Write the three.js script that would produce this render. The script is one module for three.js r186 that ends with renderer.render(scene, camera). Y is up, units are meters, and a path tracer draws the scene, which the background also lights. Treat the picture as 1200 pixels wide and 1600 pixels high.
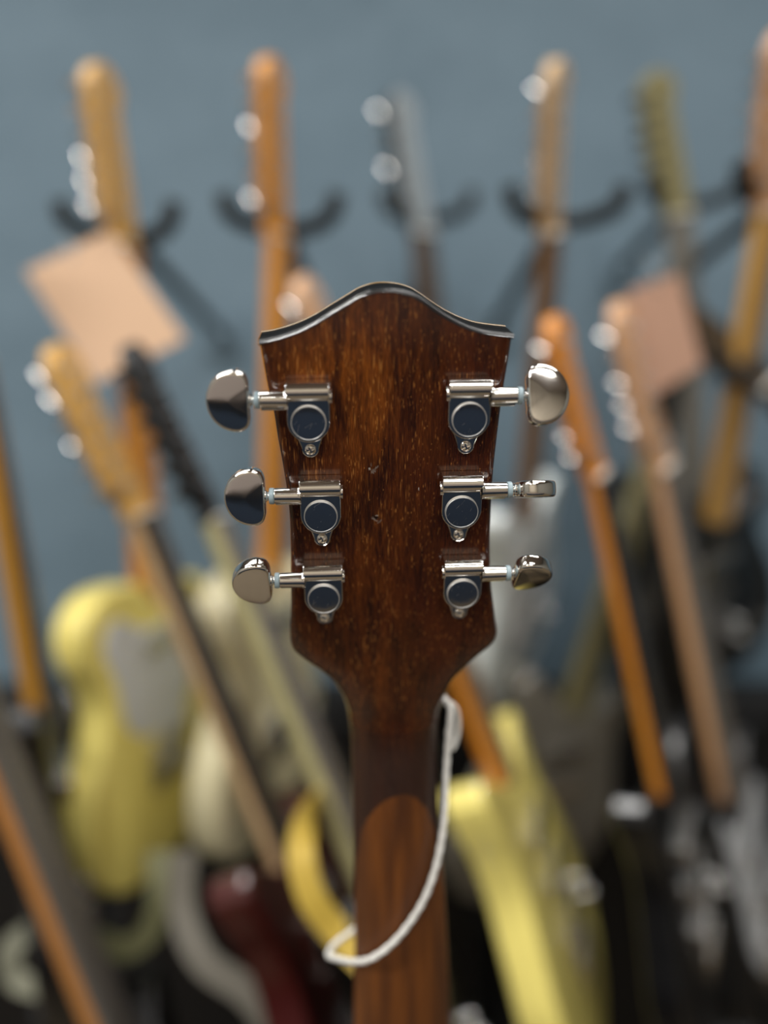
import * as THREE from 'three';
import { mergeGeometries, mergeVertices, toCreasedNormals } from 'three/addons/utils/BufferGeometryUtils.js';
import { RoundedBoxGeometry } from 'three/addons/geometries/RoundedBoxGeometry.js';
import { RectAreaLightUniformsLib } from 'three/addons/lights/RectAreaLightUniformsLib.js';
import { createNoise2D } from 'simplex-noise';
import { Brush, Evaluator, SUBTRACTION } from 'three-bvh-csg';

// ------------------------------------------------------------------ camera, light, exposure
const scene = new THREE.Scene();
scene.background = new THREE.Color(0x000000);
const EYE = new THREE.Vector3(0, 1.15, 0), F = 1160;               // focal length in pixels of the 1200 x 1600 frame
const camera = new THREE.PerspectiveCamera(2 * Math.atan(800 / F) * 180 / Math.PI, 0.75, 0.02, 30);
camera.position.copy(EYE);
camera.lookAt(0, 1.15, -1);
camera.focus = 0.258;
camera.userData.fStop = 1.8;
const renderer = new THREE.WebGLRenderer({ antialias: true });
renderer.toneMapping = THREE.LinearToneMapping;
renderer.toneMappingExposure = 1.0;
renderer.shadowMap.enabled = true;
RectAreaLightUniformsLib.init();
const CEIL = 2.75;
// ceiling panels of the shop: [x, z, width, depth, radiance]
const LAMPS = [[-1.7, 0.9, 1.2, 0.15, 84], [0.75, 1.25, 1.2, 0.3, 12], [-0.95, -0.3, 1.2, 0.3, 17], [0.75, -0.3, 1.2, 0.3, 17], [-1.35, 2.75, 1.2, 0.1, 150], [0.75, 2.75, 1.2, 0.3, 48]];
const LAMP_POINTS = LAMPS.map(([x, z]) => new THREE.Vector3(x, CEIL - 0.07, z));
for (const [x, z, w, d, power] of LAMPS) {
  const l = new THREE.RectAreaLight(new THREE.Color(1, 0.985, 0.955), power, w, d);
  l.position.set(x, CEIL - 0.062, z);
  l.lookAt(x, 0, z);
  l.castShadow = true;
  scene.add(l);
}

// ------------------------------------------------------------------ small helpers
let seed = 20250611;
const rnd = () => { seed = (seed + 0x6D2B79F5) | 0; let t = Math.imul(seed ^ (seed >>> 15), 1 | seed); t = (t + Math.imul(t ^ (t >>> 7), 61 | t)) ^ t; return ((t ^ (t >>> 14)) >>> 0) / 4294967296; };
const noise = createNoise2D(rnd), noiseB = createNoise2D(rnd);
const clamp = (x, a = 0, b = 1) => Math.min(b, Math.max(a, x));
const smooth = (a, b, x) => { const t = clamp((x - a) / (b - a)); return t * t * (3 - 2 * t); };
const lerp = (a, b, t) => a + (b - a) * t;
const V3 = (x, y, z) => new THREE.Vector3(x, y, z);
const at = (px, py, d) => V3((px - 600) / F * d, EYE.y - (py - 800) / F * d, -d);   // a pixel at a depth, as a point of the room
const table = (rows) => (x) => {                                      // piecewise linear table, rows sorted by falling x
  if (x >= rows[0][0]) return rows[0][1];
  for (let i = 1; i < rows.length; i++) if (x >= rows[i][0]) { const [a, b] = [rows[i - 1], rows[i]]; return lerp(a[1], b[1], (x - a[0]) / (b[0] - a[0])); }
  return rows[rows.length - 1][1];
};
const used = {};
function numbered(name) { const n = used[name] = (used[name] ?? -1) + 1; return n ? `${name}_${String(n).padStart(3, '0')}` : name; }
function shade(o) { o.traverse((m) => { if (m.isMesh) { m.castShadow = true; m.receiveShadow = true; } }); return o; }
function part(name, geometry, material, parent) { const m = new THREE.Mesh(geometry, material); m.name = numbered(name); m.castShadow = m.receiveShadow = true; parent.add(m); return m; }
function thing(name, label, category, group) { const g = new THREE.Group(); g.name = numbered(name); g.userData = { label, category }; if (group) g.userData.group = group; scene.add(g); return g; }
function structure(name, geometry, material, pos) { const m = part(name, geometry, material, scene); m.position.set(...pos); m.userData.kind = 'structure'; return m; }
const box = (w, h, d, x = 0, y = 0, z = 0, r = 0) => (r ? new RoundedBoxGeometry(w, h, d, 2, r) : new THREE.BoxGeometry(w, h, d)).translate(x, y, z);
const plain = (g) => { const n = g.index ? g.toNonIndexed() : g; for (const k of Object.keys(n.attributes)) if (!['position', 'normal', 'uv'].includes(k)) n.deleteAttribute(k); if (!n.attributes.normal) n.computeVertexNormals(); if (!n.attributes.uv) n.setAttribute('uv', new THREE.BufferAttribute(new Float32Array(n.attributes.position.count * 2), 2)); return n; };
const join = (...gs) => mergeGeometries(gs.map(plain));
const mm = (g) => g.scale(0.001, 0.001, 0.001);
function rod(a, b, r0, r1 = r0, seg = 16) {                           // a round bar from a to b
  const d = b.clone().sub(a), g = new THREE.CylinderGeometry(r1, r0, d.length(), seg);
  g.applyQuaternion(new THREE.Quaternion().setFromUnitVectors(V3(0, 1, 0), d.clone().normalize()));
  return g.translate(...a.clone().add(b).multiplyScalar(0.5).toArray());
}
function outline(points, steps = 90) { return new THREE.Shape(new THREE.CatmullRomCurve3(points.map(([x, y]) => V3(x, y, 0)), true, 'centripetal').getSpacedPoints(steps).slice(0, -1).map((p) => new THREE.Vector2(p.x, p.y))); }
function slab(shape, z0, z1, bevel, segments = 3) {                   // an extruded outline between two heights with a rounded rim
  return new THREE.ExtrudeGeometry(shape, { depth: z1 - z0 - 2 * bevel, bevelEnabled: bevel > 0, bevelThickness: bevel, bevelSize: bevel, bevelOffset: -bevel, bevelSegments: segments, curveSegments: 24 }).translate(0, 0, z0 + bevel);
}
function texture(w, h, fn, srgb) {                                    // fn(x, y) gives [r, g, b] as 0..255, y counted upwards
  const d = new Uint8Array(w * h * 4);
  for (let y = 0; y < h; y++) for (let x = 0; x < w; x++) { const c = fn(x, y), i = (y * w + x) * 4; d[i] = clamp(c[0], 0, 255); d[i + 1] = clamp(c[1], 0, 255); d[i + 2] = clamp(c[2], 0, 255); d[i + 3] = 255; }
  const t = new THREE.DataTexture(d, w, h, THREE.RGBAFormat);
  t.wrapS = t.wrapT = THREE.RepeatWrapping; t.magFilter = THREE.LinearFilter; t.minFilter = THREE.LinearMipmapLinearFilter; t.generateMipmaps = true;
  if (srgb) t.colorSpace = THREE.SRGBColorSpace;
  t.needsUpdate = true;
  return t;
}
const mixc = (a, b, t) => [lerp(a[0], b[0], t), lerp(a[1], b[1], t), lerp(a[2], b[2], t)];

// ------------------------------------------------------------------ the room
const paintTexture = (a, b, scale) => { const t = texture(256, 256, (x, y) => { const n = 0.5 + 0.3 * noise(x / 40, y / 40) + 0.2 * noiseB(x / 9, y / 9); return mixc(a, b, n); }, true); t.repeat.set(scale, scale); return t; };
const wallPaint = new THREE.MeshStandardMaterial({ map: paintTexture([88, 108, 121], [101, 121, 134], 2), roughness: 0.75 });
const sideWallPaint = new THREE.MeshStandardMaterial({ map: paintTexture([120, 118, 112], [132, 130, 122], 2), roughness: 0.8 });
const rearPaint = new THREE.MeshStandardMaterial({ map: paintTexture([176, 166, 150], [188, 178, 162], 2), roughness: 0.8 });
const ceilingPaint = new THREE.MeshStandardMaterial({ map: paintTexture([150, 138, 132], [162, 150, 143], 2), roughness: 0.9 });
const floorWood = new THREE.MeshStandardMaterial({ map: paintTexture([104, 90, 70], [124, 108, 84], 14), roughness: 0.6 });
const X0 = -2.6, X1 = 2.6, Z0 = -1.3, Z1 = 4.2, T = 0.12;
structure('floor', box(X1 - X0 + 2 * T, T, Z1 - Z0 + 2 * T), floorWood, [0, -T / 2, (Z0 + Z1) / 2]);
structure('ceiling', box(X1 - X0 + 2 * T, T, Z1 - Z0 + 2 * T), ceilingPaint, [0, CEIL + T / 2, (Z0 + Z1) / 2]);
structure('wall_front', box(X1 - X0 + 2 * T, CEIL, T), wallPaint, [0, CEIL / 2, Z0 - T / 2]);
structure('wall_back', box(X1 - X0 + 2 * T, CEIL, T), rearPaint, [0, CEIL / 2, Z1 + T / 2]);
structure('wall_left', box(T, CEIL, Z1 - Z0), sideWallPaint, [X0 - T / 2, CEIL / 2, (Z0 + Z1) / 2]);
structure('wall_right', box(T, CEIL, Z1 - Z0), sideWallPaint, [X1 + T / 2, CEIL / 2, (Z0 + Z1) / 2]);
structure('baseboard_front', box(X1 - X0, 0.09, 0.014, 0, 0, 0, 0.004), new THREE.MeshStandardMaterial({ color: 0x1b1d20, roughness: 0.5 }), [0, 0.045, Z0 + 0.007]);

const M = {
  chrome: new THREE.MeshStandardMaterial({ color: new THREE.Color(0.86, 0.83, 0.79), metalness: 1, roughness: 0.07 }),
  satin: new THREE.MeshStandardMaterial({ color: new THREE.Color(0.82, 0.81, 0.79), metalness: 1, roughness: 0.22 }),
  worn: new THREE.MeshStandardMaterial({ color: new THREE.Color(0.93, 0.94, 0.94), metalness: 1, roughness: 0.5 }),
  black: new THREE.MeshPhysicalMaterial({ color: 0x0d0e10, roughness: 0.45, clearcoat: 1, clearcoatRoughness: 0.06 }),
  blackGloss: new THREE.MeshPhysicalMaterial({ color: 0x101114, roughness: 0.3, clearcoat: 1, clearcoatRoughness: 0.06 }),
  edgeBlack: new THREE.MeshPhysicalMaterial({ color: 0x0a0a0b, roughness: 0.42, specularIntensity: 0.12 }),
  dull: new THREE.MeshStandardMaterial({ color: new THREE.Color(0.42, 0.42, 0.42), metalness: 1, roughness: 0.4 }),
  blackMatt: new THREE.MeshStandardMaterial({ color: 0x0e0f11, roughness: 0.7 }),
  lampGlow: new THREE.MeshStandardMaterial({ color: 0xffffff, emissive: new THREE.Color(1, 0.97, 0.92), emissiveIntensity: 1.0, roughness: 0.6 }),
  white: new THREE.MeshStandardMaterial({ color: 0xe9e8e2, roughness: 0.5 }),
  cream: new THREE.MeshPhysicalMaterial({ color: 0xd9c8a0, roughness: 0.35, clearcoat: 0.6, clearcoatRoughness: 0.1 }),
  agedBinding: new THREE.MeshPhysicalMaterial({ color: 0x8a7048, roughness: 0.35, clearcoat: 0.6, clearcoatRoughness: 0.1 }),
  washer: new THREE.MeshPhysicalMaterial({ color: 0xb9cfd8, roughness: 0.35, transmission: 0.25, thickness: 0.002 }),
  kraft: new THREE.MeshStandardMaterial({ color: 0xc2a184, roughness: 0.85 }),
  kraftPink: new THREE.MeshStandardMaterial({ color: 0xbb937c, roughness: 0.85 }),
};
LAMPS.forEach(([x, z, w, d], i) => {
  const side = x < 0 ? 'left' : 'right', where = ['above the shop floor behind the photographer', 'close to the wall of guitars', 'at the rear of the shop'][[0, 0, 1, 1, 2, 2][i]];
  const t = thing('ceiling_light', `flat white ceiling panel light on the ${side}, ${where}`, 'light');
  t.position.set(x, CEIL, z);
  const f = [box(w + 0.06, 0.05, 0.03, 0, -0.025, d / 2 + 0.015), box(w + 0.06, 0.05, 0.03, 0, -0.025, -d / 2 - 0.015), box(0.03, 0.05, d, w / 2 + 0.015, -0.025, 0), box(0.03, 0.05, d, -w / 2 - 0.015, -0.025, 0)];
  part('frame', join(...f), M.white, t);
  part('diffuser', box(w, 0.03, d, 0, -0.045 + 0.015, 0), M.lampGlow, t);
});

// ------------------------------------------------------------------ the guitar in front, in millimetres of its headstock's back face
const N = V3(0.054917, -0.414067, 0.908588).normalize();             // out of the back face, towards the camera
const U = V3(0.998491, 0.022659, -0.050025).normalize();
const W_UP = V3().crossVectors(N, U).normalize();
const HEAD = V3(0.00251, 1.15, -0.265);
const headFrame = new THREE.Matrix4().makeBasis(U, W_UP, N).setPosition(HEAD);
const bend = (v) => { if (v > -80) return 0; if (v > -120) { const t = (-80 - v) / 40; return 10 * (t ** 3 - t ** 4 / 2); } return 5 + 0.25 * (-120 - v); };
const leftEdge = table([[70, -43.6], [60.9, -42.6], [46.9, -41], [37.5, -39.4], [27.9, -38.6], [18.6, -37.5], [8, -36.5], [-2, -36.1], [-20, -36.6], [-41, -37.8], [-52, -38.8], [-57, -39.2], [-59.5, -38.9], [-62, -37.9], [-65.6, -34.85], [-70.9, -28.8], [-74.6, -25.8], [-78.8, -23.2], [-86.7, -19.9], [-95.5, -17.7], [-105.7, -16.5], [-114.5, -16.2], [-134.9, -16.2], [-158.8, -16.4], [-195, -16.3], [-217, -16.8], [-247, -17.8], [-330, -20.5], [-500, -22]]);
const rightEdge = table([[70, 40.1], [62, 39.4], [51.4, 38.5], [45.8, 37.9], [38, 37.3], [29, 36.8], [17, 36.2], [6.6, 36.1], [-11, 36.5], [-22, 37.2], [-32, 38.2], [-40.5, 39.6], [-48.9, 41], [-53, 42.2], [-56.2, 42.6], [-58.6, 42.4], [-60.9, 41.3], [-65, 37.7], [-69.8, 33.6], [-75.7, 29], [-80.8, 26.6], [-87, 24.6], [-94.9, 22.5], [-102, 21.4], [-116, 21], [-136.6, 21.2], [-160.7, 22.5], [-182.4, 24.2], [-204.7, 25.4], [-227.5, 26.4], [-250, 27.1], [-330, 30], [-500, 32]]);
const soft = (f, v) => (f(v - 2) + f(v - 1) + f(v) + f(v + 1) + f(v + 2)) / 5;
const crestPoints = [[-43, 60.9], [-39.4, 61.4], [-34.3, 62.7], [-29.1, 64.5], [-23.9, 67], [-18.8, 70], [-13.6, 73], [-9.6, 75.2], [-5.5, 76.4], [-2.1, 76.7], [2.5, 76.3], [6.6, 75.1], [9.7, 73.4], [13.8, 70.6], [18, 68], [23.3, 65.4], [28.6, 63.6], [33.8, 62.7], [39.8, 62]];
const crestCurve = new THREE.CatmullRomCurve3(crestPoints.map(([x, y]) => V3(x, y, 0)), false, 'centripetal');
const crestTable = table(crestCurve.getPoints(300).map((p) => [p.x, p.y]).reverse());
const crest = (u) => crestTable(u);
const roundness = table([[-46, 3.4], [-52, 2.6], [-57, 2.1], [-64, 1.72], [-78, 1.27], [-93, 0.92], [-112, 0.8]]);   // log of the superellipse exponent
const THICK = 15;
function neckSolid() {
  const nb = 96, rows = [], levels = [];
  for (let i = 0; i <= 24; i++) levels.push(['crest', i / 24]);
  for (let v = 44; v > -52; v -= 4) levels.push(['v', v]);
  for (let v = -52; v > -125; v -= 1.5) levels.push(['v', v]);
  for (let v = -125; v > -490; v -= 8) levels.push(['v', v]);
  const K = 72, per = nb + K;
  const pos = [], uv = [], idx = [];
  for (const [kind, k] of levels) {
    const v = kind === 'v' ? k : 0, vv = kind === 'v' ? v : 55;
    const m = Math.exp(roundness(vv) * 1), wb = bend(vv);
    for (let j = 0; j < per; j++) {
      let a, b;
      if (j <= nb) { const q = Math.min(j, nb - j) / nb * 6, side = j * 2 < nb ? -1 : 1, b0 = (1 - 0.965 ** m) ** (1 / m); if (q < 1) { b = b0 * q; a = side * (1 - b ** m) ** (1 / m); } else { a = lerp(-0.965, 0.965, (j / nb - 1 / 6) * 1.5); b = (1 - Math.abs(a) ** m) ** (1 / m); } } else { a = 1 - 2 * (j - nb) / K; b = 0; }
      let y = v;
      if (kind === 'crest') {
        y = 62;
        for (let q = 0; q < 12; q++) y = lerp(crest(lerp(soft(leftEdge, y), soft(rightEdge, y), (a + 1) / 2)) - 0.45, 44, k ** 1.5);
      }
      const uL = soft(leftEdge, y), uR = soft(rightEdge, y), u = lerp(uL, uR, (a + 1) / 2);
      const ee = kind === 'crest' && k === 0 ? Math.max(b, 0) : b;
      const w = wb - THICK + THICK * ee;
      pos.push(u, y, w); uv.push((u + 51.2) / 102.4, (y + 330) / 409.6);
    }
    rows.push(1);
  }
  for (let r = 0; r + 1 < rows.length; r++) for (let j = 0; j < per; j++) { const a = r * per + j, b = r * per + (j + 1) % per; idx.push(a, a + per, b, b, a + per, b + per); }
  for (const [r, flip] of [[0, false], [rows.length - 1, true]]) {      // close both ends: back point to the front point across from it
    const o = r * per;
    for (let j = 1; j < nb; j++) { const t = (j / nb), f0 = o + nb + Math.round((1 - t) * K), q = o + j, q1 = o + j + 1; const f1 = o + (nb + Math.round((1 - (j + 1) / nb) * K)) % per; for (const tri of [[q, f0 >= o + per ? o : f0, q1], [q1, f0 >= o + per ? o : f0, f1]]) idx.push(...(flip ? tri : tri.reverse())); }
  }
  const g = new THREE.BufferGeometry();
  g.setAttribute('position', new THREE.Float32BufferAttribute(pos, 3));
  g.setAttribute('uv', new THREE.Float32BufferAttribute(uv, 2));
  g.setIndex(idx);
  g.computeVertexNormals();
  return mm(g);
}
// stained wood: mottled stain, fibres, short pale pores, chips, and the glued scarf of the neck with its rounded end
const archLeft = table([[-127.6, 4.5], [-128.4, 1], [-130.2, -2.8], [-134.9, -7], [-140, -10], [-147.7, -12.7], [-165, -15], [-180, -15.9], [-200, -17.5], [-230, -30]]);
const archRight = table([[-127.6, 5.5], [-128.4, 8], [-130.2, 10.7], [-137.3, 15.6], [-149.2, 19], [-165, 21.5], [-190, 30]]);
function woodMaps() {
  const w = 1024, h = 2048, pores = new Float32Array(w * h), chips = new Float32Array(w * h), chipPale = new Float32Array(w * h);
  for (let i = 0; i < 15000; i++) {
    const u = rnd() * w, v = rnd() * h, um = u / 10 - 51.2, vm = v / 5 - 330;
    const many = 0.35 + 0.65 * smooth(-0.25, 0.45, noise(um / 12 + 9, vm / 30));
    if (rnd() > many) continue;
    const len = 3 + rnd() * rnd() * (um < 6 ? 34 : 17), wide = 0.9 + rnd() * 1.3, gain = (0.2 + 0.8 * rnd() ** 1.8), lean = (rnd() - 0.5) * 0.06;
    for (let k = 0; k < len; k++) for (let x = -2; x <= 2; x++) { const X = Math.round(u + lean * k * 2 + x), Y = Math.round(v + k); if (X < 0 || Y < 0 || X >= w || Y >= h) continue; const s = gain * Math.exp(-((x / wide) ** 2)) * Math.sin(Math.PI * (k + 0.5) / len); pores[Y * w + X] = Math.max(pores[Y * w + X], s); }
  }
  const fleck = (u, v, ru, rv, turn, deep, pale) => { const cx = (u + 51.2) * 10, cy = (v + 330) * 5; for (let y = -24; y <= 24; y++) for (let x = -44; x <= 44; x++) { const X = Math.round(cx + x), Y = Math.round(cy + y); if (X < 0 || Y < 0 || X >= w || Y >= h) continue; const du = x / 10, dv = y / 5, a = du * Math.cos(turn) + dv * Math.sin(turn), b = -du * Math.sin(turn) + dv * Math.cos(turn); const q = Math.hypot(a / ru, b / rv) + 0.42 * noise(x * 0.22 + u * 7, y * 0.3 + v * 5); if (q < 1) { const i = Y * w + X; chips[i] = Math.max(chips[i], deep * smooth(1, 0.7, q)); if (pale) chipPale[i] = Math.max(chipPale[i], pale * smooth(1, 0.75, q)); } } };
  fleck(-6.3, 15.6, 1.15, 0.85, 0.7, 0.6, 0.75); fleck(-5.2, 16.9, 1.2, 0.45, 0.8, 0.5, 0.7); fleck(-7.6, 16.6, 0.45, 0.55, 0, 0.6, 1.6); fleck(-7, 18, 0.3, 0.9, 0.2, 0.4, 0.5);
  fleck(-5.6, -2.3, 1.2, 0.95, 0, 1, 0); fleck(-5.1, -1.4, 0.65, 0.35, 0.3, 0.3, 1.4); fleck(-6.3, -2.6, 1.1, 0.5, -0.7, 0.4, 0.8); fleck(-4.2, -3.9, 1.3, 0.4, 0.7, 0.5, 0.6); fleck(-5.2, -3.4, 0.5, 0.3, -0.2, 0.3, 0.9); fleck(9.7, 8.6, 0.22, 0.75, 0.12, 0.6, 2.2);
  const dark = [44, 21, 12], mid = [92, 46, 18], amber = [143, 80, 26], red = [66, 29, 17], pale = [214, 150, 74];
  const heights = new Float32Array(w * h);
  const color = texture(w, h, (x, y) => {
    const u = x / 10 - 51.2, v = y / 5 - 330, i = y * w + x;
    const drift = noise(u / 26 + 3, v / 70) * 3;
    const broad = 0.42 * noise((u + drift) / 14, v / 60) + 0.3 * noiseB((u + drift) / 5, v / 34) + 0.28 * noise(u / 1.7 + 40, v / 20);
    const fibre = 0.5 * noise(u / 0.55, v / 9) + 0.5 * noiseB(u / 0.26 + 7, v / 4);
    const amberPatch = Math.exp(-(((u + 14) / 21) ** 2) - (((v - 50) / 26) ** 2)) * 0.75 + Math.exp(-(((u + 6) / 11) ** 2) - (((v + 5) / 40) ** 2)) * 0.4 + Math.exp(-(((u + 4) / 17) ** 2) - (((v + 66) / 15) ** 2)) * 0.25;   // where the stain is thin and the amber wood shows
    let c = mixc(dark, mid, clamp(0.42 + 0.55 * broad + amberPatch * 0.55));
    c = mixc(c, red, clamp(0.35 + 0.5 * noiseB(u / 18 + 5, v / 30) + u / 90) * 0.55);
    c = mixc(c, amber, clamp(amberPatch * 1.05 * clamp(0.45 + 0.9 * broad + 0.35 * fibre) + 0.12 * clamp(fibre)));
    c = mixc(c, dark, clamp(-broad * 0.8 - 0.05) * 0.75);
    const lit = 1 + 0.25 * fibre;
    c = [c[0] * lit, c[1] * lit, c[2] * lit];
    const edge = 0.5 * noise(u / 2.5, v / 2.5), inside = v < -127.6 ? smooth(-0.45, 0.45, Math.min(u - archLeft(v), archRight(v) - u) + edge * 0.3) : 0;
    if (v < -100) { const plainNeck = mixc([40, 21, 13], [58, 31, 18], clamp(0.5 + 0.5 * broad)); c = mixc(c, plainNeck, smooth(-88, -112, v + 8 * noise(u / 5, 2))); }
    if (inside) { const n = clamp(0.5 + 0.4 * noise(u / 9 + 20, v / 70) + 0.12 * fibre + 0.15 * noiseB(u / 1.6, v / 40)); c = mixc(c, mixc([72, 37, 11], [122, 69, 21], n), inside); }
    else if (v > -125) c = mixc(c, pale, clamp(pores[i] * (0.25 + 0.75 * smooth(-112, -80, v))) * (0.7 + 0.3 * clamp(amberPatch + 0.3 * noise(u / 9, v / 9))));
    c = mixc(c, [16, 9, 7], chips[i] * 0.75);
    c = mixc(c, [206, 198, 192], clamp(chipPale[i] * (0.6 + 0.5 * noise(x / 3, y / 2))));
    heights[i] = 190 + 12 * fibre * (inside || v < -100 ? 1 : 0.3) - 150 * chips[i] + 6 * noise(u / 2.2, v / 3);
    return c;
  }, true);
  const height = texture(w, h, (x, y) => { const k = heights[y * w + x]; return [k, k, k]; });
  const rough = texture(256, 512, (x, y) => { const u = x / 2.5 - 51.2, v = y / 1.25 - 330, s = v < -90 ? smooth(-90, -115, v) : 0, k = lerp(40, 122, s) + 10 * noise(u / 4, v / 5); return [k, k, k]; });
  return { map: color, bumpMap: height, bumpScale: 0.00022, roughnessMap: rough, clearcoatRoughnessMap: rough };
}
const WOOD = woodMaps();
for (const t of [WOOD.map, WOOD.bumpMap, WOOD.roughnessMap]) t.wrapS = t.wrapT = THREE.ClampToEdgeWrapping;
const neckWood = new THREE.MeshPhysicalMaterial({ ...WOOD, color: 0xffffff, roughness: 1, clearcoat: 0.7, clearcoatRoughness: 1, specularIntensity: 0.6 });

const guitar = thing('electric_guitar', 'dark brown guitar seen from behind, its sharp headstock with six chrome tuners in the middle', 'guitar');
guitar.applyMatrix4(headFrame);
part('neck', neckSolid(), neckWood, guitar);
guitar.children[0].userData.label = 'dark brown glossy headstock and neck wood with chipped finish';

function sweepCrest(profile, close) {                                  // a profile of [outwards, w] swept along the crest of the headstock
  const n = 120, pts = crestCurve.getSpacedPoints(n), pos = [], idx = [], k = profile.length;
  pts.forEach((p, i) => { const a = pts[Math.max(0, i - 1)], b = pts[Math.min(n, i + 1)], t = b.clone().sub(a).normalize(); for (const [o, w] of profile) pos.push(p.x - t.y * o, p.y + t.x * o, w); });
  for (let i = 0; i < n; i++) for (let j = 0; j < (close ? k : k - 1); j++) { const a = i * k + j, b = i * k + (j + 1) % k; idx.push(a, a + k, b, b, a + k, b + k); }
  for (const [o, f] of [[0, false], [n * k, true]]) for (let j = 1; j + 1 < k; j++) idx.push(...(f ? [o, o + j + 1, o + j] : [o, o + j, o + j + 1]));
  const g = new THREE.BufferGeometry();
  g.setAttribute('position', new THREE.Float32BufferAttribute(pos, 3)); g.setIndex(idx);
  return mm(toCreasedNormals(g, 0.9));
}
const roundRim = [[-0.55, 0.14]];                                     // a narrow facet along the back edge, then the corner
{ let p = [-0.55, 0.14]; const go = (from, to, len, n) => { for (let i = 0; i < n; i++) { const a = (from + (to - from) * (i + 0.5) / n) * Math.PI / 180; p = [p[0] + Math.cos(a) * len / n, p[1] - Math.sin(a) * len / n]; roundRim.push(p); } }; go(30, 35, 0.85, 8); go(42, 90, 0.55, 8); }
const rimOut = roundRim[roundRim.length - 1][0];
const beadEnd = roundRim[14];
part('edge_bead', sweepCrest([[-0.8, 0.06], ...roundRim.slice(0, 15), [beadEnd[0] - 0.5, beadEnd[1] - 0.5], [-0.8, -0.8]], true), M.blackGloss, guitar).userData.label = 'polished black bead along the back edge of the crest';
part('edge_band', sweepCrest([[-1.2, -0.5], [rimOut - 0.25, -0.5], [rimOut - 0.05, -0.9], [rimOut - 0.05, -6.2], [rimOut - 0.15, -6.5], [rimOut - 0.15, -6.9], [rimOut - 0.05, -7.2], [rimOut - 0.05, -13.9], [-1.2, -13.9]], true), M.edgeBlack, guitar).userData.label = 'black edge of the crest';
part('binding', sweepCrest([[-1.2, -13.9], [rimOut + 0.05, -13.9], [rimOut + 0.2, -14.1], [rimOut + 0.2, -15.3], [rimOut, -15.6], [-1.2, -15.6]], true), M.agedBinding, guitar).userData.label = 'thin aged binding along the crest';
function facePlate() {
  const s = []; for (let v = -95; v <= 61; v += 4) s.push([rightEdge(v) - 0.2, v]);
  for (let i = crestPoints.length - 1; i >= 0; i--) s.push([crestPoints[i][0] + 0.1, crestPoints[i][1]]);
  for (let v = 58; v >= -95; v -= 4) s.push([leftEdge(v) + 0.2, v]);
  return mm(slab(new THREE.Shape(s.map(([x, y]) => new THREE.Vector2(x, y))), -17, -14.95, 0.25, 1));
}
part('face_veneer', facePlate(), M.black, guitar);
function fretboard(grow, w0, w1) {
  const pos = [], idx = [], rows = 50;
  for (let i = 0; i <= rows; i++) { const v = lerp(-104, -560, i / rows), b = bend(v) - THICK; for (const [side, w] of [[0, w1], [1, w1], [1, w0], [0, w0]]) pos.push(side ? rightEdge(v) + grow : leftEdge(v) - grow + 1.2, v, b + w); }
  for (let i = 0; i < rows; i++) for (let j = 0; j < 4; j++) { const a = i * 4 + j, b = i * 4 + (j + 1) % 4; idx.push(a, a + 4, b, b, a + 4, b + 4); }
  idx.push(0, 1, 2, 0, 2, 3); const o = rows * 4; idx.push(o, o + 2, o + 1, o, o + 3, o + 2);
  const g = new THREE.BufferGeometry(); g.setAttribute('position', new THREE.Float32BufferAttribute(pos, 3)); g.setIndex(idx);
  return mm(toCreasedNormals(g, 0.5));
}
const rosewood = new THREE.MeshStandardMaterial({ color: 0x2a1a12, roughness: 0.55 });
part('fretboard', fretboard(-0.6, -6.5, -1.6), rosewood, guitar);
part('fretboard_binding', fretboard(0.15, -1.6, 0), M.cream, guitar);
part('nut', mm(box(35, 4, 6, 3, -102, -THICK - 3.5, 0.8)), M.white, guitar);

// tuning machine, button towards -u; the origin is the gear cap's centre on the wood
const ev = new Evaluator(); ev.useGroups = false;
function screwHead(r, h) {                                             // domed head with a cross recess
  const prof = []; for (let i = 0; i <= 10; i++) { const a = Math.PI / 2 * i / 10; prof.push(new THREE.Vector2(Math.max(r * Math.cos(a), 1e-4), h * Math.sin(a))); }
  const head = new THREE.LatheGeometry([new THREE.Vector2(1e-4, -0.4), new THREE.Vector2(r, -0.4), ...prof], 28).rotateX(Math.PI / 2);
  let a = new Brush(mergeVertices(plain(head), 1e-5)); a.updateMatrixWorld();
  for (const turn of [0.4, 0.4 + Math.PI / 2]) { const b = new Brush(box(r * 1.35, r * 0.3, h * 1.6, 0, 0, h).rotateZ(turn)); b.updateMatrixWorld(); a = ev.evaluate(a, b, SUBTRACTION); }
  return toCreasedNormals(a.geometry, 0.6);
}
const housingShape = new THREE.Shape(); housingShape.moveTo(-7, 12.6); housingShape.lineTo(-7, 0.2); housingShape.absarc(0, 0, 7, Math.PI, Math.PI * 2, false); housingShape.lineTo(7, 12.6); housingShape.closePath();
const earShape = new THREE.Shape(); earShape.moveTo(-6, -3.2); earShape.quadraticCurveTo(-3.9, -7.2, -2.95, -10.6); earShape.absarc(0, -10.8, 2.95, Math.PI, Math.PI * 2, false); earShape.quadraticCurveTo(3.9, -7.2, 6, -3.2); earShape.closePath();
const wormBody = () => { const s = new THREE.Shape(); s.moveTo(10.15 + 3.1, 0.4); s.lineTo(10.15 + 3.1, 4.3); s.absarc(10.15, 4.3, 3.1, 0, Math.PI, false); s.lineTo(7.05, 0.4); s.closePath(); return slab(s, -7.1, 7.1, 0.3, 3).applyMatrix4(new THREE.Matrix4().set(0, 0, 1, 0, 1, 0, 0, 0, 0, 1, 0, 0, 0, 0, 0, 1)); };
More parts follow.
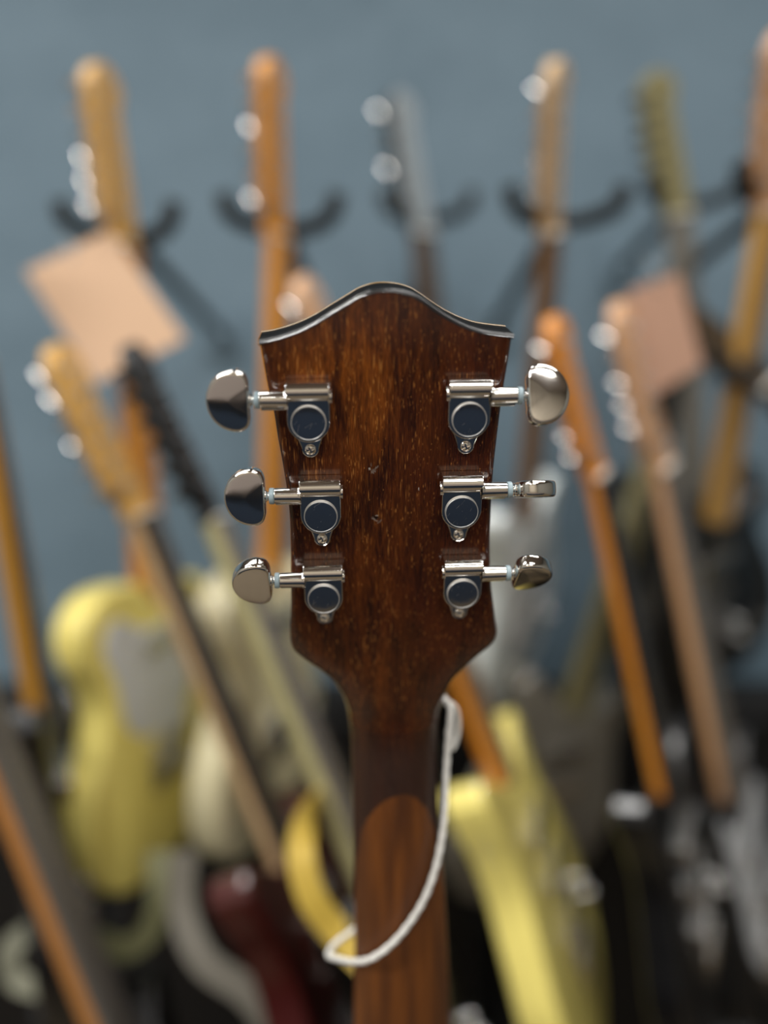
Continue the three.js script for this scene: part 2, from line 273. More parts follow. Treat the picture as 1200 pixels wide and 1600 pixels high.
const housingGeo = mm(join(slab(housingShape, 0, 5.6, 0.4, 3), slab(earShape, 0, 1.5, 0.35, 2), wormBody(), new THREE.CylinderGeometry(2.6, 2.6, 1.2, 24).rotateZ(Math.PI / 2).translate(7.2, 8.4, 4)));
const capGeo = mm(new THREE.LatheGeometry([[0.001, 6.5], [3, 6.5], [5.48, 6.47], [5.53, 6.4], [5.53, 5.2]].map(([x, y]) => new THREE.Vector2(x, y)).reverse(), 56).rotateX(Math.PI / 2));
const rimGeo = mm(new THREE.LatheGeometry([[5.52, 5.4], [5.52, 6.46], [5.6, 6.56], [5.7, 6.58], [5.8, 6.48], [5.86, 6.25], [5.86, 5.2]].map(([x, y]) => new THREE.Vector2(x, y)), 56).rotateX(Math.PI / 2));
const screwGeo = mm(screwHead(1.95, 1.0).translate(0, -10.9, 1.6));
const turned = (pts, seg = 40) => mm(new THREE.LatheGeometry(pts.map(([x, y]) => new THREE.Vector2(y, x)), seg).rotateZ(Math.PI / 2).translate(0, 7.7, 5));   // [distance from the cap towards the button, radius]
const sleeveGeo = turned([[6.6, 3.35], [7.3, 3.3], [7.6, 3.0], [15.3, 2.7], [15.7, 2.5], [15.7, 0.1]]);
const flangeGeo = mm(box(9.2, 2.2, 2.6, -11, 4.9, 3.0, 0.5));
const washerGeo = turned([[15.65, 0.1], [15.65, 2.6], [15.9, 2.85], [17.1, 2.85], [17.35, 2.6], [17.35, 0.1]]);
const stemGeo = turned([[17.3, 1.5], [18.1, 1.5], [18.2, 1.9], [18.6, 2.0], [18.9, 1.7], [21, 1.9], [21, 0.1]], 28);
function buttonGeo() {                                                 // half-moon button with softly domed faces; x outwards, spans y by z thickness
  const pts = [[-6.5, 3.4], [-6.4, 6.4], [-5.4, 8.9], [-3.2, 10.1], [-0.6, 10.0], [2.6, 8.8], [5.4, 6.2], [7.0, 2.8], [7.4, 0], [7.0, -2.8], [5.4, -6.2], [2.6, -8.8], [-0.6, -10.0], [-3.2, -10.1], [-5.4, -8.9], [-6.4, -6.4], [-6.5, -3.4], [-6.6, 0]];
  const ring = new THREE.CatmullRomCurve3(pts.map(([x, y]) => V3(x, y, 0)), true, 'centripetal').getSpacedPoints(96).slice(0, -1), n = ring.length;
  const prof = [[0.001, 3.1], [0.3, 3.08], [0.6, 2.99], [0.8, 2.88], [0.875, 2.8], [0.91, 2.72], [0.95, 2.5], [0.978, 2.1], [0.995, 1.5], [1, 0.7]]; prof.push(...prof.map(([q, z]) => [q, -z]).reverse());
  const pos = [], idx = [];
  for (const [s, z] of prof) for (const p of ring) pos.push(p.x * s, p.y * s, z);
  for (let r = 0; r + 1 < prof.length; r++) for (let j = 0; j < n; j++) { const a = r * n + j, b = r * n + (j + 1) % n; idx.push(a, a + n, b, b, a + n, b + n); }
  const g = new THREE.BufferGeometry(); g.setAttribute('position', new THREE.Float32BufferAttribute(pos, 3)); g.setIndex(idx); g.computeVertexNormals();
  return mm(g);
}
const thumb = buttonGeo();
const postGeo = mm(join(new THREE.CylinderGeometry(5, 5, 2, 24).rotateX(Math.PI / 2).translate(0, 0, -18), new THREE.CylinderGeometry(2.6, 3, 9, 20).rotateX(Math.PI / 2).translate(0, 0, -23)));
// [u, v, side, button turn about its shaft, words]
const machines = [[-27.6, 35.5, 1, 0.04, 'upper left'], [-24.8, 1.6, 1, 0.11, 'middle left'], [-24.9, -31.6, 1, -0.3, 'lower left'], [25.5, 35.7, -1, 0.5, 'upper right'], [24.4, 2.1, -1, -1.15, 'middle right'], [26.2, -31.1, -1, -0.62, 'lower right']];
function scratched(k) {                                                // fine scuffs in the plating of one gear cap
  const w = 256, d = new Float32Array(w * w);
  for (let i = 0; i < 9 + k * 2; i++) { const x = rnd() * w, y = rnd() * w, a = 0.95 + (rnd() - 0.5) * 0.8, len = 8 + rnd() * rnd() * 90, g = 0.3 + rnd() * 0.7; for (let t = 0; t < len; t += 0.5) { const X = Math.round(x + Math.cos(a) * t), Y = Math.round(y + Math.sin(a) * t); if (X >= 0 && Y >= 0 && X < w && Y < w) d[Y * w + X] = Math.max(d[Y * w + X], g); } }
  const t = texture(w, w, (x, y) => { const r = 22 + 18 * clamp(noise(x / 30 + k * 9, y / 30)) + 120 * d[y * w + x]; return [r, r, r]; });
  return new THREE.MeshStandardMaterial({ color: new THREE.Color(0.84, 0.84, 0.85), metalness: 1, roughness: 1, roughnessMap: t });
}
machines.forEach(([u, v, side, turn], k) => {
  const g = new THREE.Group(); g.name = numbered('tuning_machine'); guitar.add(g);
  g.position.set(u / 1000, v / 1000, 0);
  if (side < 0) g.rotation.y = 0;
  const mirror = (geo) => { if (side > 0) return geo; const c = geo.clone().scale(-1, 1, 1), i = c.index; if (i) { for (let q = 0; q < i.count; q += 3) { const t = i.getX(q); i.setX(q, i.getX(q + 2)); i.setX(q + 2, t); } } else { for (const key of ['position', 'normal', 'uv']) { const A = c.attributes[key]; if (!A) continue; for (let q = 0; q < A.count; q += 3) for (let e = 0; e < A.itemSize; e++) { const t = A.array[q * A.itemSize + e]; A.array[q * A.itemSize + e] = A.array[(q + 2) * A.itemSize + e]; A.array[(q + 2) * A.itemSize + e] = t; } } } return c; };
  part('gear_housing', mirror(housingGeo), M.chrome, g);
  const uvCap = capGeo.clone(), P = uvCap.attributes.position, Q = uvCap.attributes.uv; for (let i = 0; i < P.count; i++) Q.setXY(i, P.getX(i) / 0.0125 + 0.5, P.getY(i) / 0.0125 + 0.5);
  part('gear_cap', uvCap, scratched(k), g);
  part('cap_rim', rimGeo, M.worn, g);
  part('screw', screwGeo, M.chrome, g);
  part('shaft_sleeve', mirror(join(sleeveGeo, flangeGeo)), M.chrome, g);
  part('washer', mirror(washerGeo), M.washer, g).userData.label = 'pale blue plastic washer';
  part('button_stem', mirror(stemGeo), M.chrome, g);
  const b = part('tuner_button', thumb, M.chrome, g);
  b.position.set(-side * 0.0252, 0.0077, 0.005);
  b.rotation.set(-turn, side > 0 ? Math.PI : 0, 0, 'XYZ');
  part('string_post', postGeo, M.chrome, g);
});
// body of the same guitar, below the frame
const bigBody = [[-28, -480], [-60, -470], [-120, -478], [-158, -520], [-160, -575], [-130, -625], [-128, -670], [-165, -720], [-195, -780], [-185, -850], [-120, -905], [2, -920], [125, -905], [190, -850], [200, -780], [170, -720], [134, -670], [135, -630], [155, -590], [150, -555], [110, -540], [60, -560], [36, -580]];
{
  const s = slab(outline(bigBody, 140), 0, 46, 5, 4).rotateX(-Math.atan(0.25));
  part('body', mm(s.translate(3, -5, -48)), neckWood, guitar);
}

// ------------------------------------------------------------------ white cord looped round the neck
{
  const w = (u, v, n) => V3(u / 1000, v / 1000, n / 1000).applyMatrix4(headFrame);
  const pts = [[12, -101, -28], [22, -97.5, -21], [26.5, -98.5, -13.2], [25.6, -109.6, -7.4], [24.6, -122.6, -2.3], [24, -133.5, 1.8], [22.8, -146.5, 7.6], [19.2, -160.6, 15], [14, -172, 21], [7.2, -182.7, 24.8], [-1.2, -192.9, 27.2], [-9.6, -200.8, 27.4], [-17.4, -210, 22], [-23.9, -217.9, 15], [-29, -226, 7], [-26, -231, -2], [-14, -228, -9], [0, -205, -14], [6, -165, -19], [9, -125, -25]].map((p) => w(...p));
  const curve = new THREE.CatmullRomCurve3(pts, true, 'centripetal');
  const t = thing('cotton_cord', 'loose loop of thin white cord hanging round the neck of the brown guitar', 'cord');
  const g = new THREE.TubeGeometry(curve, 260, 0.00135, 12, true), P = g.attributes.position, Nn = g.attributes.normal;
  for (let i = 0; i < P.count; i++) { const r = Math.floor(i / 13), a = (i % 13) / 12 * Math.PI * 2, k = 0.00013 * Math.sin(2 * a + r * 1.3); P.setXYZ(i, P.getX(i) + Nn.getX(i) * k, P.getY(i) + Nn.getY(i) * k, P.getZ(i) + Nn.getZ(i) * k); }
  g.computeVertexNormals();
  const cotton = new THREE.MeshStandardMaterial({ color: 0xe2e0da, roughness: 0.95 });
  part('cord_loop', g, cotton, t);
  // the slack of the loop, doubled up beside the nut
  const slack = new THREE.CatmullRomCurve3([[25, -97, -14], [29, -101, -16], [31, -108, -16], [30.5, -116, -14], [28, -120, -11], [27, -114, -10], [27.5, -106, -12]].map((p) => w(...p)), false, 'centripetal');
  part('cord_slack', new THREE.TubeGeometry(slack, 60, 0.0013, 10), cotton, t);
}

// ------------------------------------------------------------------ the guitars behind
const grainMap = (() => { const t = texture(256, 256, (x, y) => { const n = 0.86 + 0.08 * noise(x / 5, y / 60) + 0.06 * noiseB(x / 30, y / 90); const k = 255 * n; return [k, k, k]; }, true); t.repeat.set(6, 6); return t; })();
const cache = {};
const wood = (hex, rough = 0.4) => cache['w' + hex] ??= new THREE.MeshPhysicalMaterial({ color: hex, map: grainMap, roughness: rough, clearcoat: 0.4, clearcoatRoughness: 0.25 });
const paint = (hex) => cache['p' + hex] ??= new THREE.MeshPhysicalMaterial({ color: hex, roughness: 0.4, clearcoat: 0.7, clearcoatRoughness: 0.12 });
const plastic = (hex) => cache['l' + hex] ??= new THREE.MeshStandardMaterial({ color: hex, roughness: 0.45 });
const stratBody = [[-28, -408], [-50, -394], [-85, -367], [-112, -352], [-128, -365], [-124, -400], [-113, -440], [-113, -480], [-135, -540], [-158, -600], [-155, -660], [-125, -710], [-70, -735], [0, -742], [70, -735], [130, -705], [160, -650], [158, -590], [135, -530], [115, -480], [112, -450], [125, -425], [132, -405], [120, -390], [95, -392], [60, -412], [28, -425]];
const teleBody = [[-28, -400], [-60, -393], [-110, -395], [-140, -420], [-142, -460], [-120, -500], [-112, -530], [-125, -570], [-152, -620], [-160, -670], [-145, -725], [-100, -765], [0, -780], [100, -765], [148, -725], [160, -665], [150, -615], [125, -565], [110, -520], [112, -480], [128, -450], [125, -428], [100, -420], [60, -435], [30, -455]];
const inlineHead = [[-21, 0], [-21.5, 16], [-33, 34], [-37, 60], [-46, 150], [-45, 172], [-28, 187], [-4, 182], [7, 166], [1, 148], [6, 110], [15, 60], [20, 24], [21, 0]];
const pairHead = [[-21, 0], [-26, 16], [-36, 40], [-40, 90], [-43, 145], [-30, 158], [0, 166], [30, 158], [43, 145], [40, 90], [36, 40], [26, 16], [21, 0]];
const geo = {};
const shared = (key, make) => geo[key] ??= make();
const smallButton = () => { const s = new THREE.Shape(), R = 10.5, t = Math.asin(6.8 / R), c = R * Math.cos(t); s.absarc(0, -c, R, Math.PI / 2 - t, Math.PI / 2 + t, false); s.absarc(0, c, R, 1.5 * Math.PI - t, 1.5 * Math.PI + t, false); s.closePath(); return mm(toCreasedNormals(slab(s, -6, 6, 0.9, 3).rotateX(Math.PI / 2).rotateY(0), 0.5)); };   // a lens-shaped thumb button, curved about its height
const neckGeo = () => { const s = new THREE.Shape(); s.moveTo(-1, 0); s.absellipse(0, 0, 1, 0.8, Math.PI, 2 * Math.PI, false); s.closePath(); const g = new THREE.ExtrudeGeometry(s, { depth: 1, bevelEnabled: false, steps: 24, curveSegments: 20 }); const P = g.attributes.position; for (let i = 0; i < P.count; i++) { const k = P.getZ(i), hw = lerp(21, 27.5, k), heel = 1 + 0.15 * k; P.setXYZ(i, P.getX(i) * hw, -k * 440, P.getY(i) * 24 * heel - 5); } const I = toCreasedNormals(g, 0.6); return mm(I); };
const fretGeo = () => { const s = new THREE.Shape([[-20.5, 0], [20.5, 0], [27.5, -440], [-27.5, -440]].map(([x, y]) => new THREE.Vector2(x, y))); return mm(slab(s, -6, 0, 0.6, 1)); };
const stringGeo = (k) => mm(rod(V3(lerp(-17.5, 17.5, k / 5), -1, 1.5), V3(lerp(-26, 26, k / 5), -640, 11), 0.55 - 0.07 * k, undefined, 6));
/** A guitar by two points of the room, nut and neck joint, turned about its neck; front is +z, bass side -x, y runs up the neck. */
function backGuitar(o) {
  const t = thing('electric_guitar', o.label, 'guitar', o.group);
  const Y = o.nut.clone().sub(o.joint), s = Y.length() / 0.4; Y.normalize();
  const look = EYE.clone().sub(o.nut); look.addScaledVector(Y, -look.dot(Y)).normalize();
  const Zax = look.applyAxisAngle(Y, o.roll * Math.PI / 180);
  const Xax = V3().crossVectors(Y, Zax);
  t.applyMatrix4(new THREE.Matrix4().makeBasis(Xax, Y, Zax).setPosition(o.nut));
  const k = o.size ?? s;
  t.scale.setScalar(k);
  console.log(o.label.slice(0, 40), 'scale', s.toFixed(2));
  const body = o.body === 'tele' ? teleBody : stratBody, bk = o.body ?? 'strat';
  const b = part('body', shared('body' + bk, () => mm(slab(outline(body, 110), -42, 2, 7, 4))), o.bodyMat, t);
  if (o.sideMat) part('body_edge', shared('edge' + bk, () => mm(slab(outline(body.map(([x, y]) => [x * 1.012, y + (y + 570) * 0.006]), 110), -36, -6, 3, 2))), o.sideMat, t);
  if (o.guard) part('pickguard', shared('guard' + bk, () => mm(slab(outline(bk === 'tele' ? [[-30, -455], [-95, -425], [-115, -450], [-95, -500], [-80, -560], [-40, -590], [45, -590], [75, -545], [85, -505], [60, -470], [30, -462]] : [[-30, -440], [-60, -420], [-95, -385], [-95, -440], [-85, -500], [-80, -580], [-40, -640], [60, -655], [105, -640], [100, -560], [85, -500], [85, -450], [50, -440]], 60), 2, 4.5, 0.5, 1))), o.guard, t);
  for (const [y, tilt] of bk === 'tele' ? [[-475, 0], [-610, 0.2]] : [[-480, 0], [-540, 0], [-600, 0.15]]) { const p = part('pickup', shared('pickup', () => mm(join(box(84, 26, 12, 0, 0, 0, 3)))), o.pickup ?? M.satin, t); p.position.set(0, y / 1000, 0.007); p.rotation.z = tilt; }
  const br = part('bridge', shared('bridge', () => mm(join(box(82, 42, 4, 0, 0, 0, 1), ...[0, 1, 2, 3, 4, 5].map((i) => box(8, 20, 6, -26 + i * 10.4, 3, 4, 1))))), M.satin, t); br.position.set(0, -0.648, 0.006);
  for (const [x, y] of [[88, -620], [112, -660]]) part('control_knob', shared('knob', () => mm(new THREE.CylinderGeometry(8, 9, 14, 24).rotateX(Math.PI / 2))), o.knob ?? M.satin, t).position.set(x / 1000, y / 1000, 0.009);
  part('neck', shared('neck', neckGeo), o.neckMat, t);
  part('fretboard', shared('fret', fretGeo), o.fretMat ?? o.neckMat, t);
  part('nut', shared('nut', () => mm(box(42, 4, 8, 0, 0, -2, 0.8))), M.white, t);
  const pair = o.head === 'pair';
  part('headstock', shared(pair ? 'pair' : 'inline', () => mm(slab(outline(pair ? pairHead : inlineHead, 90), -21, -4.5, 1.2, 2))), o.headMat ?? o.neckMat, t);
  if (o.faceMat) part('headstock_face', shared('face' + pair, () => mm(slab(outline(pair ? pairHead : inlineHead, 90), -5.2, -3.6, 0.4, 1))), o.faceMat, t);
  for (let i = 0; i < 6; i++) part('string', shared('string' + i, () => stringGeo(i)), o.stringMat ?? M.satin, t);
  t.updateMatrixWorld(true);
  const metal = o.tunerMat ?? M.dull, shine = o.tunerMat ?? M.chrome;
  for (let i = 0; i < 6; i++) {
    const side = pair && i > 2 ? 1 : -1, row = pair ? i % 3 : i, y = pair ? 45 + row * 40 : 34 + row * 24.5, edge = pair ? side * lerp(36, 42, row / 2) : -lerp(34, 45.5, row / 5);
    const m = part('tuning_machine', shared('mach', () => mm(join(box(14, 15, 9, 0, 0, 0, 2), new THREE.CylinderGeometry(2, 2, 10, 12).rotateZ(Math.PI / 2).translate(-9, 0, 0)))), metal, t);
    m.position.set((edge - side * 8) / 1000, y / 1000, -0.0225);
    if (side > 0) m.rotation.z = Math.PI;
    const post = part('string_post', shared('post', () => mm(join(new THREE.CylinderGeometry(3, 3.2, 18, 18).rotateX(Math.PI / 2).translate(0, 0, 18), new THREE.CylinderGeometry(5, 5, 2, 24).rotateX(Math.PI / 2).translate(0, 0, 18)))), metal, m);
    const bt = part('tuner_button', shared('btn', smallButton), shine, m);
    bt.position.set(-0.0175, 0, 0);
    m.updateMatrixWorld(true);
    const p = bt.getWorldPosition(V3()), q = m.getWorldQuaternion(new THREE.Quaternion()).invert();
    if ((o.lit ?? []).includes(i)) {                                    // turned so that its face catches a ceiling panel
      let best = null;
      for (const [n, L] of LAMP_POINTS.entries()) { const h = EYE.clone().sub(p).normalize().add(L.clone().sub(p).normalize()).normalize().applyQuaternion(q); h.score = LAMPS[n][4] * smooth(0.66, 0.58, Math.abs(h.x)) / L.distanceTo(p); if (!best || h.score > best.score) best = h; }
      bt.rotation.x = -Math.atan2(best.y, best.z);
      console.log('   lit', i, best.x.toFixed(2), best.score.toFixed(1), 'px', (600 + p.x / -p.z * F).toFixed(0), (800 - (p.y - EYE.y) / -p.z * F).toFixed(0));
    } else bt.rotation.x = 0.8 + rnd() * 0.9;
  }
  return t;
}
const MAPLE = wood(0xfcc368), AMBER = wood(0xfaa733), TAN = wood(0xf2ca98), OLIVE = wood(0xa59c70), ORANGE = wood(0xfca034), PEACH = wood(0xfac292), BROWN = wood(0x8d6844), DARKFRET = plastic(0x3a332d), GREYFRET = plastic(0x6b6660), EBONY = plastic(0x1a1817);
const BUTTER = paint(0xfbea84), CREAMY = paint(0xefe6bd), ICE = paint(0xe6efef), INK = paint(0x08080a), CHERRY = paint(0x420a06), MUSHROOM = paint(0x8b867b), GOLD = paint(0xc8a545), BLACKHEAD = plastic(0x101215);
// hung on the wall
backGuitar({ label: 'hung guitar with amber headstock and butter yellow body, first from the left on the wall', nut: at(206, 384, 0.8), joint: at(240, 905, 0.86), roll: 58, body: 'tele', bodyMat: BUTTER, guard: plastic(0xd5d8de), neckMat: AMBER, headMat: MAPLE, lit: [0, 1, 2] });
backGuitar({ label: 'hung guitar with orange amber headstock and cream body, second from the left on the wall', nut: at(446, 372, 0.8), joint: at(436, 880, 0.87), roll: 66, body: 'tele', bodyMat: CREAMY, neckMat: AMBER, headMat: AMBER, lit: [0, 3] });
backGuitar({ label: 'hung guitar with slim dark headstock just above the brown guitar', nut: at(666, 362, 1.02), joint: at(704, 800, 1.08), roll: 54, size: 0.95, bodyMat: INK, neckMat: wood(0x5c4636), headMat: BLACKHEAD, faceMat: plastic(0xa4adb2), lit: [2, 5] });
backGuitar({ label: 'hung guitar with tan headstock and pale icy body beside the sharp headstock', nut: at(872, 364, 0.8), joint: at(832, 800, 0.96), roll: 72, bodyMat: ICE, guard: plastic(0xe6e9ea), neckMat: BROWN, headMat: TAN, lit: [2, 5] });
backGuitar({ label: 'hung guitar with slim olive headstock above the right paper tag', nut: at(1066, 334, 1.0), joint: at(1088, 765, 1.1), roll: 42, size: 0.95, bodyMat: INK, neckMat: wood(0x9b978e), headMat: OLIVE, fretMat: wood(0x9b978e), tunerMat: plastic(0x1c1e22), lit: [] });
backGuitar({ label: 'hung guitar with golden neck cut by the right edge of the picture', nut: at(1212, 330, 0.8), joint: at(1130, 800, 0.95), roll: 62, bodyMat: INK, neckMat: MAPLE, headMat: PEACH, lit: [3] });
// standing lower, in front of those
const standing = [];
standing.push(backGuitar({ label: 'leaning guitar with maple headstock below the left paper tag, dark red body', nut: at(232, 800, 0.7), joint: at(452, 1322, 0.74), roll: 66, bodyMat: CHERRY, neckMat: TAN, headMat: MAPLE, fretMat: DARKFRET, lit: [2, 4, 5] }));
standing.push(backGuitar({ label: 'leaning guitar with black headstock and slim olive neck, just left of the brown neck', nut: at(350, 806, 0.64), joint: at(556, 1286, 0.64), roll: 76, size: 0.86, bodyMat: INK, neckMat: wood(0xd6cd96), headMat: BLACKHEAD, tunerMat: plastic(0x4a4d50), fretMat: GREYFRET, lit: [] }));
standing.push(backGuitar({ label: 'leaning guitar with bright orange neck right of the sharp headstock, black body', nut: at(946, 740, 0.64), joint: at(1050, 1216, 0.7), roll: 74, bodyMat: INK, neckMat: ORANGE, headMat: ORANGE, fretMat: EBONY, lit: [0, 1, 5] }));
standing.push(backGuitar({ label: 'leaning guitar with peach headstock under the right paper tag and light orange neck', nut: at(1050, 728, 0.8), joint: at(1150, 1222, 0.88), roll: 74, bodyMat: INK, guard: plastic(0xb4b6b8), neckMat: PEACH, headMat: PEACH, fretMat: GREYFRET, lit: [1, 2, 3, 5] }));
standing.push(backGuitar({ label: 'leaning guitar with olive neck tilted the other way and grey body, low on the right', nut: at(1036, 690, 0.98), joint: at(890, 1150, 1.06), roll: 52, size: 0.95, bodyMat: MUSHROOM, neckMat: OLIVE, headMat: BLACKHEAD, fretMat: OLIVE, lit: [] }));
standing.push(backGuitar({ label: 'yellow bodied guitar low on the right of the brown neck', nut: at(596, 686, 0.74), joint: at(792, 1196, 0.78), roll: 74, bodyMat: BUTTER, neckMat: ORANGE, headMat: PEACH, fretMat: BROWN, lit: [5] }));
standing.push(backGuitar({ label: 'leaning guitar with orange brown neck and grey fretboard in the bottom left corner', nut: at(-48, 1020, 0.6), joint: at(222, 1680, 0.68), roll: 66, bodyMat: INK, neckMat: wood(0xdc9650), headMat: MAPLE, fretMat: GREYFRET, lit: [0] }));
standing.push(backGuitar({ label: 'guitar with dark amber neck at the left edge of the picture', nut: at(-18, 560, 0.72), joint: at(80, 1110, 0.78), roll: 84, bodyMat: INK, neckMat: wood(0xd2952e), headMat: wood(0xd2952e), fretMat: EBONY, lit: [] }));
standing.push(backGuitar({ label: 'guitar with dark brown headstock leaning in from the right edge', nut: at(1208, 596, 0.86), joint: at(1560, 980, 0.86), roll: 50, bodyMat: INK, neckMat: wood(0x4b3a2c), headMat: wood(0x4b4034), tunerMat: plastic(0x1c1e22), lit: [] }));

// one rack of black tube carries the lower guitars: two rails on the floor and a padded post under each body
{
  const t = thing('guitar_rack', 'black tube rack on the floor carrying the leaning guitars, below the picture', 'rack');
  for (const z of [-0.72, -0.98]) part('rail', rod(V3(-0.75, 0.02, z), V3(0.85, 0.02, z), 0.016), M.blackMatt, t);
  for (const x of [-0.72, 0.05, 0.82]) part('crossbar', rod(V3(x, 0.02, -0.7), V3(x, 0.02, -1.0), 0.014), M.blackMatt, t);
  for (const g of standing) {
    const p = g.localToWorld(V3(0, -0.746, -0.02)), z = clamp(p.z, -0.96, -0.74);
    const c = part('post', join(rod(V3(p.x, 0.02, p.z), V3(p.x, p.y - 0.04, p.z), 0.011), rod(V3(p.x - 0.05, p.y - 0.04, p.z), V3(p.x + 0.05, p.y - 0.04, p.z), 0.011), rod(V3(p.x, 0.02, p.z), V3(p.x, 0.02, z), 0.012)), M.blackMatt, t);
  }
}
{
  const p = V3(0.003, -0.921, 0.165).applyMatrix4(headFrame), t = thing('guitar_stand', 'black stand under the brown guitar, below the picture', 'stand');
  t.position.set(p.x, 0, p.z);
  part('pole', rod(V3(0, 0.02, 0), V3(0, p.y - 0.014, 0), 0.012), M.blackMatt, t);
  part('cradle', rod(V3(-0.1, p.y - 0.014, 0), V3(0.1, p.y - 0.014, 0), 0.012), M.blackMatt, t);
  for (let i = 0; i < 3; i++) part('leg', rod(V3(0, 0.12, 0), V3(Math.sin(i * 2.094) * 0.2, 0.01, Math.cos(i * 2.094) * 0.2), 0.01), M.blackMatt, t);
}

// wall hangers: plate, arm and yoke
[[204, 368, 0.82, 'first'], [446, 356, 0.82, 'second'], [666, 340, 1.04, 'third'], [872, 344, 0.82, 'fourth'], [1066, 318, 1.02, 'fifth'], [1212, 312, 0.82, 'sixth']].forEach(([px, py, dist, word], i) => {
  const p = at(px, py, dist), t = thing('guitar_hanger', `black wall hanger holding the ${word} hung guitar from the left`, 'hanger');
  t.position.set(p.x, p.y, Z0);
  const reach = p.z - Z0 + 0.012;
  part('wall_plate', box(0.05, 0.07, 0.018, 0, 0, 0.009, 0.005), wallPaint, t);
  part('arm', rod(V3(0, 0, 0.016), V3(0, 0, reach - 0.02), 0.009), M.blackMatt, t);
  const c = new THREE.CatmullRomCurve3([V3(-0.06, 0.02, reach + 0.03), V3(-0.055, 0.002, reach + 0.026), V3(-0.03, -0.002, reach - 0.005), V3(0, 0, reach - 0.018), V3(0.03, -0.002, reach - 0.005), V3(0.055, 0.002, reach + 0.026), V3(0.06, 0.02, reach + 0.03)]);
  part('yoke', new THREE.TubeGeometry(c, 48, 0.009, 10), M.blackMatt, t);
});

// paper tags
function tag(corners, depths, mat, label) {
  const t = thing('paper_tag', label, 'tag'), P = corners.map(([x, y], i) => at(x, y, depths[i])), c = P.reduce((a, p) => a.add(p), V3()).multiplyScalar(0.25);
  const X = P[1].clone().sub(P[0]).normalize(), Z = V3().crossVectors(X, P[3].clone().sub(P[0])).normalize().multiplyScalar(-1), Y = V3().crossVectors(Z, X);
  const flat = P.map((p) => { const d = p.clone().sub(c); return new THREE.Vector2(d.dot(X), d.dot(Y)); });
  const s = new THREE.Shape(flat), mid = flat[0].clone().lerp(flat[1], 0.5).multiplyScalar(0.88), hole = new THREE.Path(); hole.absarc(mid.x, mid.y, 0.003, 0, Math.PI * 2); s.holes.push(hole);
  t.applyMatrix4(new THREE.Matrix4().makeBasis(X, Y, Z).setPosition(c));
  part('card', new THREE.ExtrudeGeometry(s, { depth: 0.0008, bevelEnabled: false }), mat, t);
  const top = V3(mid.x, mid.y, 0.0005);
  part('tie_string', new THREE.TubeGeometry(new THREE.CatmullRomCurve3([top, top.clone().add(V3(0.004, 0.014, 0.004)), top.clone().add(V3(0.0, 0.03, -0.004))]), 16, 0.0006, 6), M.white, t);
}
tag([[40, 424], [172, 360], [290, 530], [150, 600]], [0.77, 0.78, 0.75, 0.74], M.kraft, 'large blank tan paper tag hanging above the leaning maple headstock on the left');
tag([[985, 452], [1060, 428], [1098, 570], [1010, 626]], [0.76, 0.77, 0.78, 0.77], M.kraftPink, 'blank pinkish tan paper tag on the right, beside the peach headstock');

// straps hanging among the lower guitars
function strap(points, width, mat, label) {
  const c = new THREE.CatmullRomCurve3(points.map(([x, y, d]) => at(x, y, d)), false, 'centripetal'), n = 60, pos = [], idx = [], pts = c.getSpacedPoints(n);
  pts.forEach((p, i) => { const d = pts[Math.min(n, i + 1)].clone().sub(pts[Math.max(0, i - 1)]).normalize(), side = V3().crossVectors(d, V3(0.3, 0.15, 1).normalize()).normalize(), up = V3().crossVectors(side, d); for (const [a, b] of [[-1, -1], [1, -1], [1, 1], [-1, 1]]) { const q = p.clone().addScaledVector(side, a * width / 2).addScaledVector(up, b * 0.0012); pos.push(q.x, q.y, q.z); } });
  for (let i = 0; i < n; i++) for (let j = 0; j < 4; j++) { const a = i * 4 + j, b = i * 4 + (j + 1) % 4; idx.push(a, b, a + 4, b, b + 4, a + 4); }
  idx.push(0, 2, 1, 0, 3, 2); const o = n * 4; idx.push(o, o + 1, o + 2, o, o + 2, o + 3);
  const g = new THREE.BufferGeometry(); g.setAttribute('position', new THREE.Float32BufferAttribute(pos, 3)); g.setIndex(idx);
  const m = part('guitar_strap', toCreasedNormals(g, 0.5), mat, scene); m.userData = { label, category: 'strap' };
}
strap([[286, 1330, 0.74], [284, 1420, 0.73], [318, 1500, 0.72], [392, 1556, 0.72], [440, 1640, 0.72], [470, 1720, 0.73]], 0.026, plastic(0x807b70), 'grey strap hanging in a curve below the yellow body on the left');
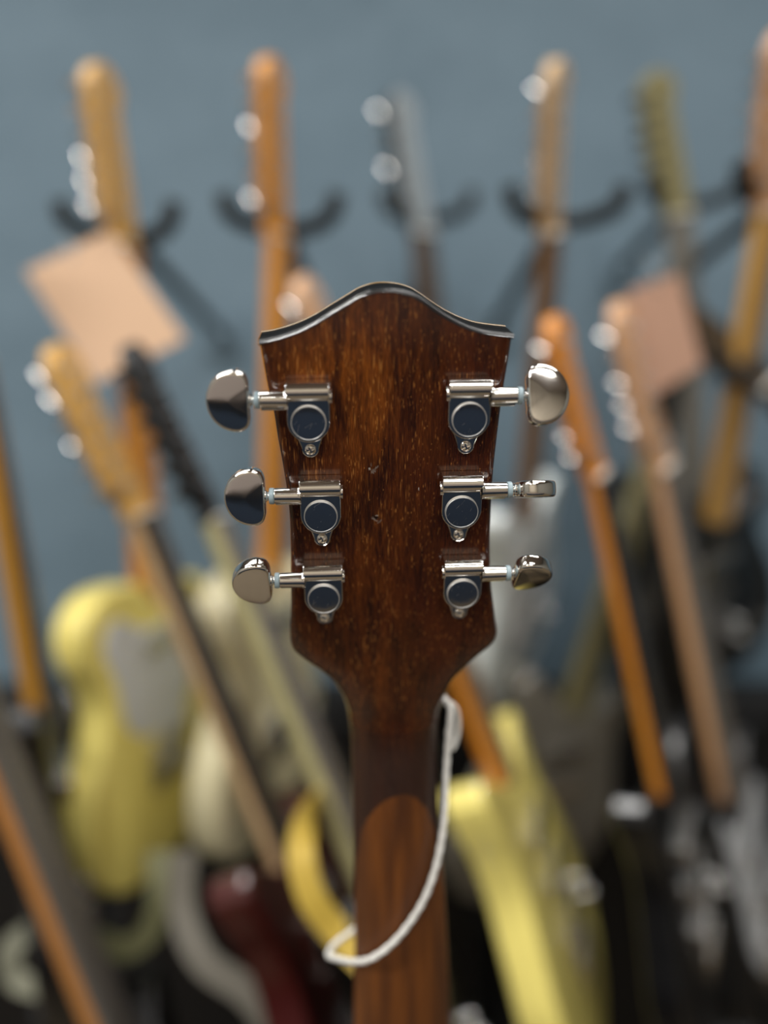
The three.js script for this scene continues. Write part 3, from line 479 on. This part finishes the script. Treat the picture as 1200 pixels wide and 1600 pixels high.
strap([[246, 1330, 0.78], [250, 1400, 0.77], [232, 1458, 0.77], [196, 1482, 0.77], [150, 1470, 0.78]], 0.024, plastic(0x8f8f68), 'short olive strap hooked under the yellow body on the left');
strap([[70, 1440, 0.72], [18, 1480, 0.7], [26, 1530, 0.7], [84, 1540, 0.7], [118, 1490, 0.72], [112, 1420, 0.75]], 0.02, plastic(0x8a8a78), 'grey green strap looped behind the bottom left neck');
strap([[506, 1240, 0.66], [480, 1280, 0.57], [470, 1330, 0.54], [486, 1400, 0.53], [530, 1460, 0.53], [580, 1510, 0.52], [640, 1590, 0.49], [690, 1720, 0.46]], 0.02, plastic(0xc9aa48), 'gold yellow strap curving in behind the left side of the brown neck');

// the shop counter behind the camera, mirrored in the plating
{
  const t = thing('shop_counter', 'navy blue shop counter behind the photographer', 'counter');
  t.position.set(0, 0, 0.68);
  const navy = new THREE.MeshStandardMaterial({ color: 0x3f5068, roughness: 0.6 });
  part('carcass', box(2.6, 0.74, 0.56, 0, 0.37, 0, 0.01), navy, t);
  part('worktop', box(2.66, 0.03, 0.62, 0, 0.755, 0, 0.008), new THREE.MeshStandardMaterial({ color: 0x5a504a, roughness: 0.7 }), t);
}

// black speaker cabinets along the foot of the wall
[[-0.78, 0.62, 'left'], [-0.14, 0.62, 'middle'], [0.5, 0.62, 'right'], [1.14, 0.62, 'far right'], [-1.42, 0.62, 'far left']].forEach(([x, w, word]) => {
  const t = thing('speaker_cabinet', `black speaker cabinet at the foot of the guitar wall, ${word}`, 'speaker'), h = 0.86;
  t.position.set(x, 0, Z0 + 0.065);
  part('case', box(w, h, 0.1, 0, h / 2, 0, 0.012), M.blackMatt, t);
  part('grille', box(w - 0.06, h - 0.08, 0.012, 0, h / 2, 0.053, 0.004), plastic(0x08080a), t);
  for (const dx of [-1, 1]) for (const y of [0.05, h - 0.05]) part('corner', box(0.035, 0.035, 0.03, dx * (w / 2 - 0.012), y + (y > 0.3 ? 0.035 : -0.035), 0.042, 0.008), M.satin, t);
});
shade(scene);
renderer.render(scene, camera);
